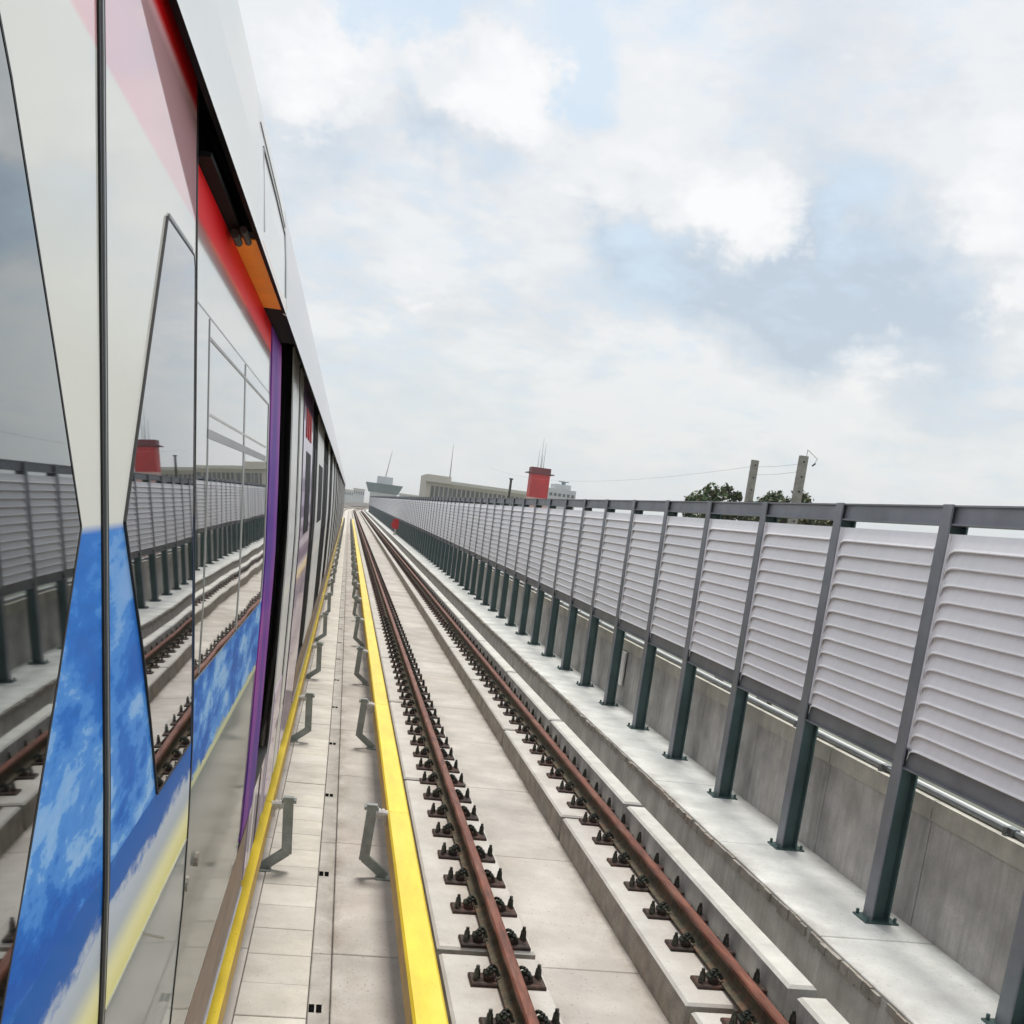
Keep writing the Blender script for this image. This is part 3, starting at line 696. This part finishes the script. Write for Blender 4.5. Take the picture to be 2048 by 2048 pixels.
# door leaves
use(P_LEAF)
def leaf(y0, y1, glass_poly, gm, label):
    L = tb_(shell(y0, y1, .812, -1.66, .001, .026, 2), 'door_leaf', M['leafwrap'], train, True); L['label'] = label
    patch(glass_poly, .0045, 'door_glass', gm, L)
    edge(glass_poly, .0040, .005, 'gasket', M['black'], L)
    return L
ZO = .985
lw = [(.40, .446), (1.17, .446), (1.245, .355), (1.395, .118), (1.515, -.084), (1.39, -.257), (1.12, -.600), (.40, -.600)]
rw = [(2.215, .448), (2.56, .452), (2.575, .43), (2.575, -.600), (2.12, -.600), (1.96, -.305), (1.808, -.085), (2.02, .195)]
l1 = leaf(.42, 1.648, [(a+.0, b) for a, b in lw], M['glassL'], 'left door leaf with dark mirrored glass')
l2 = leaf(1.690, 2.612, rw, M['glassR'], 'right door leaf with paler mirrored glass')
edge([(2.235, .455), (2.548, .458)], .003, .008, 'gasket', M['frame'], l2, closed=False)
edge([(1.70, -.842), (2.60, -.842)], .0022, .003, 'film_edge', M['frame2'], l2, closed=False, th=.001)
edge([(2.02, -.842), (2.32, -.975)], .0022, .004, 'joint', M['frame'], l2, closed=False, th=.001)
# rubber seam where the leaves meet and the seal at the outer edge
tb_(shell(1.650, 1.688, .80, -1.64, .004, .03), 'door_seal', M['black'], train, True)
tb_(shell(1.664, 1.670, .80, -1.64, .006, .01), 'door_seal', M['frame'], train, True)
tb_(shell(2.613, 2.627, .80, -1.66, .003, .03), 'door_seal', M['black'], train, True)
tb_(shell(.405, .419, .80, -1.66, .003, .03), 'door_seal', M['black'], train, True)
use(P_SIDE)
tb_(shell(-14, .40, .86, -1.68, 0, .03, 2), 'side_panel', M['panelwrap'], train, True)
# skirt with bright bottom trim
def skirt(y0, y1):
    k = tb_(MB().sweep([(-.347, -1.700), (-.352, -2.055), (-.372, -2.055), (-.367, -1.700)], [y0, y1]), 'skirt', M['skirt'])
    tb_(MB().sweep([(-.346, -2.056), (-.346, -2.078), (-.380, -2.078), (-.380, -2.056)], [y0, y1]), 'trim', M['alu'], k)
    tb_(MB().sweep([(-.346, -1.682), (-.350, -1.699), (-.39, -1.699), (-.39, -1.682)], [y0, y1]), 'gasket', M['black'], k)
skirt(-14, 5.64)
tb_(MB().box(-3.0, -.42, -13, 5.3, -2.25, -1.64), 'underframe', M['under'])
# ---- gangway and the following three cars
def bellows(y0, y1):
    m = MB(); n = 6
    for k in range(n):
        a = y0+(y1-y0)*k/n; b = y0+(y1-y0)*(k+.8)/n
        m.sweep([(-.58, -1.45), (-3.0, -1.45), (-3.0, 1.0), (-.58, 1.0)], [a, b])
        m.sweep([(-.64, -1.40), (-2.95, -1.40), (-2.95, .96), (-.64, .96)], [b, b+(y1-y0)*.2/n])
    return tb_(m, 'gangway', M['blackp'])
def car(y0, y1, first=False):
    tb_(core(y0+.02, y1-.02), 'car_body', M['blackp'])
    f = tb_(MB().sweep(FZ, [y0-.55 if not first else 4.60, y1-.03+.15], mis=FMI), 'roof_fairing', [M['fair2'], M['blackp']])
    # side bays: start, end, material; the dark gaps between them hold the glazed doors
    if first: bays = [(6.88, 7.72, 'white'), (7.94, 8.46, 'white'), (8.58, 10.62, 'lilac'), (12.38, 15.2, 'white'), (18.7, 19.9, 'white'), (23.3, 25.0, 'white'), (27.2, 28.0, 'white')]
    else: bays = [(y0+a, y0+b, 'white') for a, b in ((.1, .9), (4.0, 5.1), (8.6, 9.7), (13.2, 14.3), (17.6, 18.6), (20.6, 21.4))]
    for a, b, k in bays:
        zb_ = -2.03 if b < 11 else -1.66
        p = tb_(shell(a, b, .80, zb_, 0, .008), 'side_panel', M[k], train, True)
        if b-a > 2: patch([(a+.55, .30), (b-.45, .30), (b-.45, -.35), (a+.55, -.35)], .002, 'window', M['glassD'], p)
        if k == 'white' and b-a < 1: edge([(b-.06, .78), (b-.06, -1.6)], .003, .04, 'gasket', M['black'], p, closed=False)
    for (a, b, k), (c, d, _) in zip(bays, bays[1:]):
        if c-b > 1.0:
            for q in (0, 1):
                w0 = b+.05+q*(c-b)/2; w1 = w0+(c-b)/2-.08
                dd = tb_(shell(w0, w1, .80, -1.60, -.012, .03), 'door_leaf', M['blackp'], train, True)
                patch([(w0+.12, .42), (w1-.12, .42), (w1-.12, -.5), (w0+.12, -.5)], -.010, 'door_glass', M['glassD'], dd)
    skirt(11 if first else y0+.1, y1-.1)
    tb_(MB().box(-3.0, -.42, y0+.3, y1-.3, -2.25, -1.64), 'underframe', M['under'])
bellows(5.68, 6.84)
gs = tb_(MB().sweep([(-.345, -1.60), (-.350, -2.05), (-.372, -2.05), (-.367, -1.60)], [5.72, 6.84]), 'gangway_skirt', M['lilac'])
tb_(MB().sweep([(-.343, -1.60), (-.346, -1.58), (-.40, -1.58), (-.40, -1.60)], [5.72, 6.84]), 'gasket', M['black'], gs)
for yy in (5.95, 6.35): tb_(MB().sweep([(-.3435, -1.62), (-.3485, -2.05), (-.352, -2.05), (-.347, -1.62)], [yy, yy+.12]), 'stripe', M['black'] if yy > 6 else M['white'], gs)
car(6.88, 28.1, True); bellows(28.12, 28.9); car(28.92, 50.4); bellows(50.42, 51.2); car(51.22, 72.7); bellows(72.72, 73.5); car(73.52, 93)
# purple lower film at the foot of the second car, red marks high up on it
cp_ = patch([(6.90, -1.25), (7.70, -1.25), (7.70, -2.02), (6.90, -2.02)], .004, 'lower_film', M['lilac'], train)
for k in range(3):
    patch([(9.0+k*.42, .62), (9.25+k*.42, .62), (9.25+k*.42, .40), (9.0+k*.42, .40)], .006, 'red_mark', M['red'], train)

# ------------------------------------------------------------------ distant things
GZ = -16
def bx_thing(name, Y, xr, zr, depth, m_, label, cat, group=None):
    """x and z given as ratios to the distance Y"""
    x0, x1 = xr[0]*Y, xr[1]*Y; z1 = zr*Y
    return x0, x1, z1
# red tower
Y = 190.; t = empty('red_tower', (.1648*Y, Y, GZ), label='red tower with dark gallery and thin aerials behind the fence', cat='tower')
hw = .0083*Y; H_ = .0459*Y-GZ
MB().box(-hw*1.02, hw*1.02, -hw, hw, 0, .0215*Y-GZ-.35).build('lower_shaft', M['pinkw'], t)
MB().box(-hw*1.0, hw*1.0, -hw, hw, .0215*Y-GZ-.34, .0400*Y-GZ).build('shaft', M['red'], t)
MB().box(-hw*1.03, hw*1.03, -hw*1.03, hw*1.03, .0401*Y-GZ, H_).build('cap', M['dred'], t)
MB().box(-hw*1.42, hw*1.42, -hw*1.2, hw*1.2, .0405*Y-GZ, .0413*Y-GZ).build('gallery', M['dred'], t)
for a, h in ((-.3, .016), (0, .026), (.3, .022), (.1, .012)):
    MB().tube((a*hw, 0, H_-.02), (a*hw, 0, H_+h*Y), .05, 5, r2=.02).build('aerial', M['wire'], t)
# long beige building
Y = 260.; t = empty('beige_building', (.11*Y, Y, GZ), label='long low beige building left of the red tower', cat='building')
ox = .11*Y
MB().box(.0655*Y-ox, .0870*Y-ox, -.5, 22, 0, .0275*Y-GZ).build('tall_block', M['beige'], t)
MB().box(.0870*Y-ox+.01, .158*Y-ox, 0, 24, 0, .0222*Y-GZ).build('hall', M['beige'], t)
MB().box(.0640*Y-ox, .160*Y-ox, -1.6, -.51, .0212*Y-GZ, .0238*Y-GZ).build('roof', M['cap'], t)
for k in range(22):
    x = (.0700+k*.0040)*Y-ox
    f = MB().box(x, x+.0028*Y, -.62 if x < .087*Y-ox else -.06, -.52 if x < .087*Y-ox else .05, .0100*Y-GZ-1, .0180*Y-GZ).build('window', M['dwin'], t)
MB().tube((.0866*Y-ox, 3, .0275*Y-GZ), (.0866*Y-ox, 3, .0562*Y-GZ), .14, 5, r2=.03).build('mast', M['wire'], t)
# dark blue-green roofed block far off with a pale box on top and a mast
Y = 520.; t = empty('blue_roofed_building', (.029*Y, Y, GZ), label='distant blue green building with pale box on its roof', cat='building'); ox = .029*Y
v = [(.0165*Y-ox, 0, .0060*Y-GZ), (.0420*Y-ox, 0, .0060*Y-GZ), (.0420*Y-ox, 12, .0060*Y-GZ), (.0165*Y-ox, 12, .0060*Y-GZ), (.0135*Y-ox, -4, .0138*Y-GZ), (.0455*Y-ox, -4, .0138*Y-GZ), (.0455*Y-ox, 16, .0138*Y-GZ), (.0135*Y-ox, 16, .0138*Y-GZ)]
MB().add(v, [(0, 3, 2, 1), (4, 5, 6, 7), (0, 1, 5, 4), (1, 2, 6, 5), (2, 3, 7, 6), (3, 0, 4, 7)]).build('roof_storey', M['bluegrey'], t)
MB().box(.0180*Y-ox, .0410*Y-ox, .5, 11, 0, .0060*Y-GZ-.02).build('wall', M['pale'], t)
MB().box(.0230*Y-ox, .0365*Y-ox, 1, 9, .0138*Y-GZ+.01, .0202*Y-GZ).build('rooftop_box', M['pale'], t)
MB().tube((.0300*Y-ox, 3, .0200*Y-GZ), (.0335*Y-ox, 3, .0430*Y-GZ), .25, 5, r2=.08).build('mast', M['wire'], t)
# pale building right of the tower, with a tank and dish
Y = 300.; t = empty('pale_building', (.187*Y, Y, GZ), label='pale grey building with rooftop tank right of the red tower', cat='building'); ox = .187*Y
MB().box(.1745*Y-ox, .2000*Y-ox, 0, 12, 0, .0300*Y-GZ).build('wall', M['pale'], t)
MB().box(.1815*Y-ox, .1960*Y-ox, 2, 9, .0301*Y-GZ, .0345*Y-GZ).build('rooftop_room', M['pale'], t)
MB().tube((.190*Y-ox, 4, .0346*Y-GZ), (.190*Y-ox, 4, .0375*Y-GZ), .5, 8, r2=.7).tube((.190*Y-ox-1.4, 4, .0372*Y-GZ), (.190*Y-ox+1.4, 4, .0372*Y-GZ), .12, 5).build('tank', M['bluegrey'], t)
for k in range(6): MB().box((.1760+k*.004)*Y-ox, (.1785+k*.004)*Y-ox, -.05, .05, .0235*Y-GZ, .0262*Y-GZ).build('window', M['dwin'], t)
# low white houses on the horizon
for i, (x0, x1, zt, Y, lab) in enumerate(((-.006, .0035, .0052, 700., 'faint flat building straight above the end of the tracks'), (.0035, .0130, .0072, 640., 'faint pale building just left of the blue green one'),
        (.0445, .0640, .0080, 480., 'low whitish building between the blue green one and the beige one'), (.215, .262, .0085, 420., 'low grey building hidden behind the barrier right of the tower'))):
    t = empty('distant_building', ((x0+x1)/2*Y, Y, GZ), label=lab, cat='building', group=None); h = zt*Y-GZ; w = (x1-x0)*Y/2
    MB().box(-w, w, 0, 14, 0, h-.6).build('wall', M['pale'], t); MB().box(-w-.3, w+.3, -.4, 14.4, h-.59, h).build('roof', M['cap'], t)
    for k in range(5):
        xx = -w+w*2*(k+.3)/5; MB().box(xx, xx+w*.2, -.06, .05, h-3.2, h-1.6).build('window', M['dwin'], t)
# slim dark post left of the tower
t = tag(MB().tube((0, 0, 0), (0, 0, .0326*120-GZ), .15, 8, r2=.13).box(-.2, .2, -.2, .2, .0326*120-GZ, .0326*120-GZ+.12).build('slim_post', M['under']), 'slim dark post left of the red tower', 'post'); t.location = (.1400*120, 120, GZ)
# concrete utility poles
def upole(Y, xr, zt, w, label):
    t = empty('utility_pole', (xr*Y, Y, GZ), label=label, cat='utility pole'); h = zt*Y-GZ; hw = w*Y/2
    b0 = hw*1.35
    v = [(-b0, -b0*.7, 0), (b0, -b0*.7, 0), (b0, b0*.7, 0), (-b0, b0*.7, 0), (-hw, -hw*.7, h), (hw, -hw*.7, h), (hw, hw*.7, h), (-hw, hw*.7, h)]
    MB().add(v, [(0, 3, 2, 1), (4, 5, 6, 7), (0, 1, 5, 4), (1, 2, 6, 5), (2, 3, 7, 6), (3, 0, 4, 7)]).build('shaft', M['pole'], t)
    for k in range(5): MB().tube((0, -hw*.98, h-.25-k*.62), (0, -hw*.66, h-.25-k*.62), .035, 8).build('hole', M['blackp'], t)
    return t, h
p1, h1 = upole(56., .3612, .0794, .0062, 'shorter of the two concrete utility poles beyond the fence')
p2, h2 = upole(46., .4068, .0894, .0074, 'taller right-hand concrete utility pole beyond the fence')
MB().tube((.12, 0, h2-.02), (.12, 0, h2+.28), .012, 5).tube((.12, 0, h2+.27), (.62, 0, h2-.05), .010, 5).tube((.62, 0, h2-.05), (.50, 0, h2-.30), .010, 5).tube((.44, 0, h2-.36), (.56, 0, h2-.24), .035, 8).build('wire_bracket', M['under'], p2)
def wire(pts, r, label, group=None):
    m = MB()
    for (a, b, sag) in pts:
        a, b = Vector(a), Vector(b); n = 14; q = [a.lerp(b, i/n)-Vector((0, 0, sag*4*(i/n)*(1-i/n))) for i in range(n+1)]
        for c, d in zip(q, q[1:]): m.tube(c, d, r, 4, cap=False)
    return tag(m.build('overhead_wire', M['wire']), label, 'overhead wire', group)
A1, A2 = (.3612*56-.1, 56, .0735*56), (.3612*56-.1, 56, .0665*56)
B1, B2 = (.4068*46-.2, 46, .0815*46), (.4068*46-.2, 46, .0745*46)
wire([(A1, B1, .05), ((.12*150, 150, .040*150), A1, 1.2)], .007, 'upper overhead wire sagging away to the left from the two poles')
wire([(A2, B2, .06)], .007, 'lower short overhead wire strung between the two poles')
# trees beyond the barrier
def tree(Y, xr, ztop, rr, key, label, seed):
    rnd = random.Random(seed); t = empty('tree', (xr*Y, Y, GZ), label=label, cat='tree', group=None)
    h = ztop*Y-GZ; R_ = rr*Y
    tr = MB().tube((0, 0, 0), (.1, .1, h-R_*1.1), .32, 8, r2=.16)
    for k in range(9):
        a = k*2.4; b = Vector((math.cos(a)*R_*.75, math.sin(a)*R_*.75, h-R_*rnd.uniform(.25, .9)))
        tr.tube((.1, .1, h-R_*1.2-rnd.random()), b, .09, 5, r2=.02)
    tr.build('trunk', M['bark'], t)
    cl = []
    for k in range(46):
        while True:
            p = Vector((rnd.uniform(-1, 1), rnd.uniform(-1, 1), rnd.uniform(-1, 1)))
            if p.length < 1: break
        cl.append((Vector((p.x*R_, p.y*R_, h-R_*.62+p.z*R_*.60-R_*.18*abs(p.x)**2)), rnd.uniform(.10, .26)*R_))
    vs = []; fs = []; mi = []
    for c, r in cl:
        for q in range(120):
            d = Vector((rnd.gauss(0, 1), rnd.gauss(0, 1), rnd.gauss(0, .7))); d.normalize(); p = c+d*r*rnd.uniform(.35, 1.1)
            n = Vector((rnd.gauss(0, 1), rnd.gauss(0, 1), rnd.gauss(.8, 1))).normalized(); u = n.orthogonal().normalized(); w = n.cross(u); s = rnd.uniform(.07, .14)
            k = len(vs); vs += [p-u*s, p+w*s*.55, p+u*s, p-w*s*.55]; fs.append((k, k+1, k+2, k+3)); mi.append(0 if rnd.random() < .7 else 1)
    m = MB(); m.v = [tuple(v) for v in vs]; m.f = fs; m.mi = mi
    me = bpy.data.meshes.new('crown'); me.from_pydata(m.v, [], m.f); me.polygons.foreach_set('material_index', mi)
    link('crown', me, [M[key], M['leaf2'] if key == 'leaf' else M['leaf']], t)
tree(50., .331, .0535, .036, 'leaf', 'bushy green tree top left of the two concrete poles', 1)
tree(52., .386, .0515, .030, 'leaf', 'lower green tree between the two concrete poles', 2)
tree(49., .412, .0560, .034, 'leaf2', 'olive brown tree behind the taller concrete pole', 4)
# red round marker on the walkway far down the fence
Y = 92.; t = empty('red_marker', (3.95, Y, WK), label='small round red marker on a white stand far along the fence', cat='sign')
MB().tube((0, 0, 0), (0, 0, .45), .05, 8).box(-.14, .14, -.14, .14, 0, .10).build('stand', M['ceramic'], t)
MB().tube((0, -.03, .80), (0, .03, .80), .36, 20).build('disc', M['sign'], t)
MB().box(-.22, .22, -.02, .02, 1.10, 1.26).build('top_plate', M['sign'], t)
# small white notice on the parapet wall
t = tag(MB().box(-.02, 0, 0, .42, 0, .52).build('notice_plate', M['white']), 'small white square notice on the parapet wall between two posts', 'notice'); t.location = (4.446, 16.55, -2.33)

# ------------------------------------------------------------------ haze in the air over the city
hb = tag(MB().box(-8900, 8900, -2900, 11900, -17, 26).build('haze', None), kind='stuff')
hm = bpy.data.materials.new('haze air'); hm.use_nodes = True; ht = hm.node_tree; ht.nodes.clear()
hv = ht.nodes.new('ShaderNodeVolumePrincipled'); hv.inputs['Color'].default_value = (1, 1, 1, 1); hv.inputs['Density'].default_value = .00036; hv.inputs['Anisotropy'].default_value = .2
ho = ht.nodes.new('ShaderNodeOutputMaterial'); ht.links.new(hv.outputs[0], ho.inputs['Volume']); hb.data.materials.append(hm)
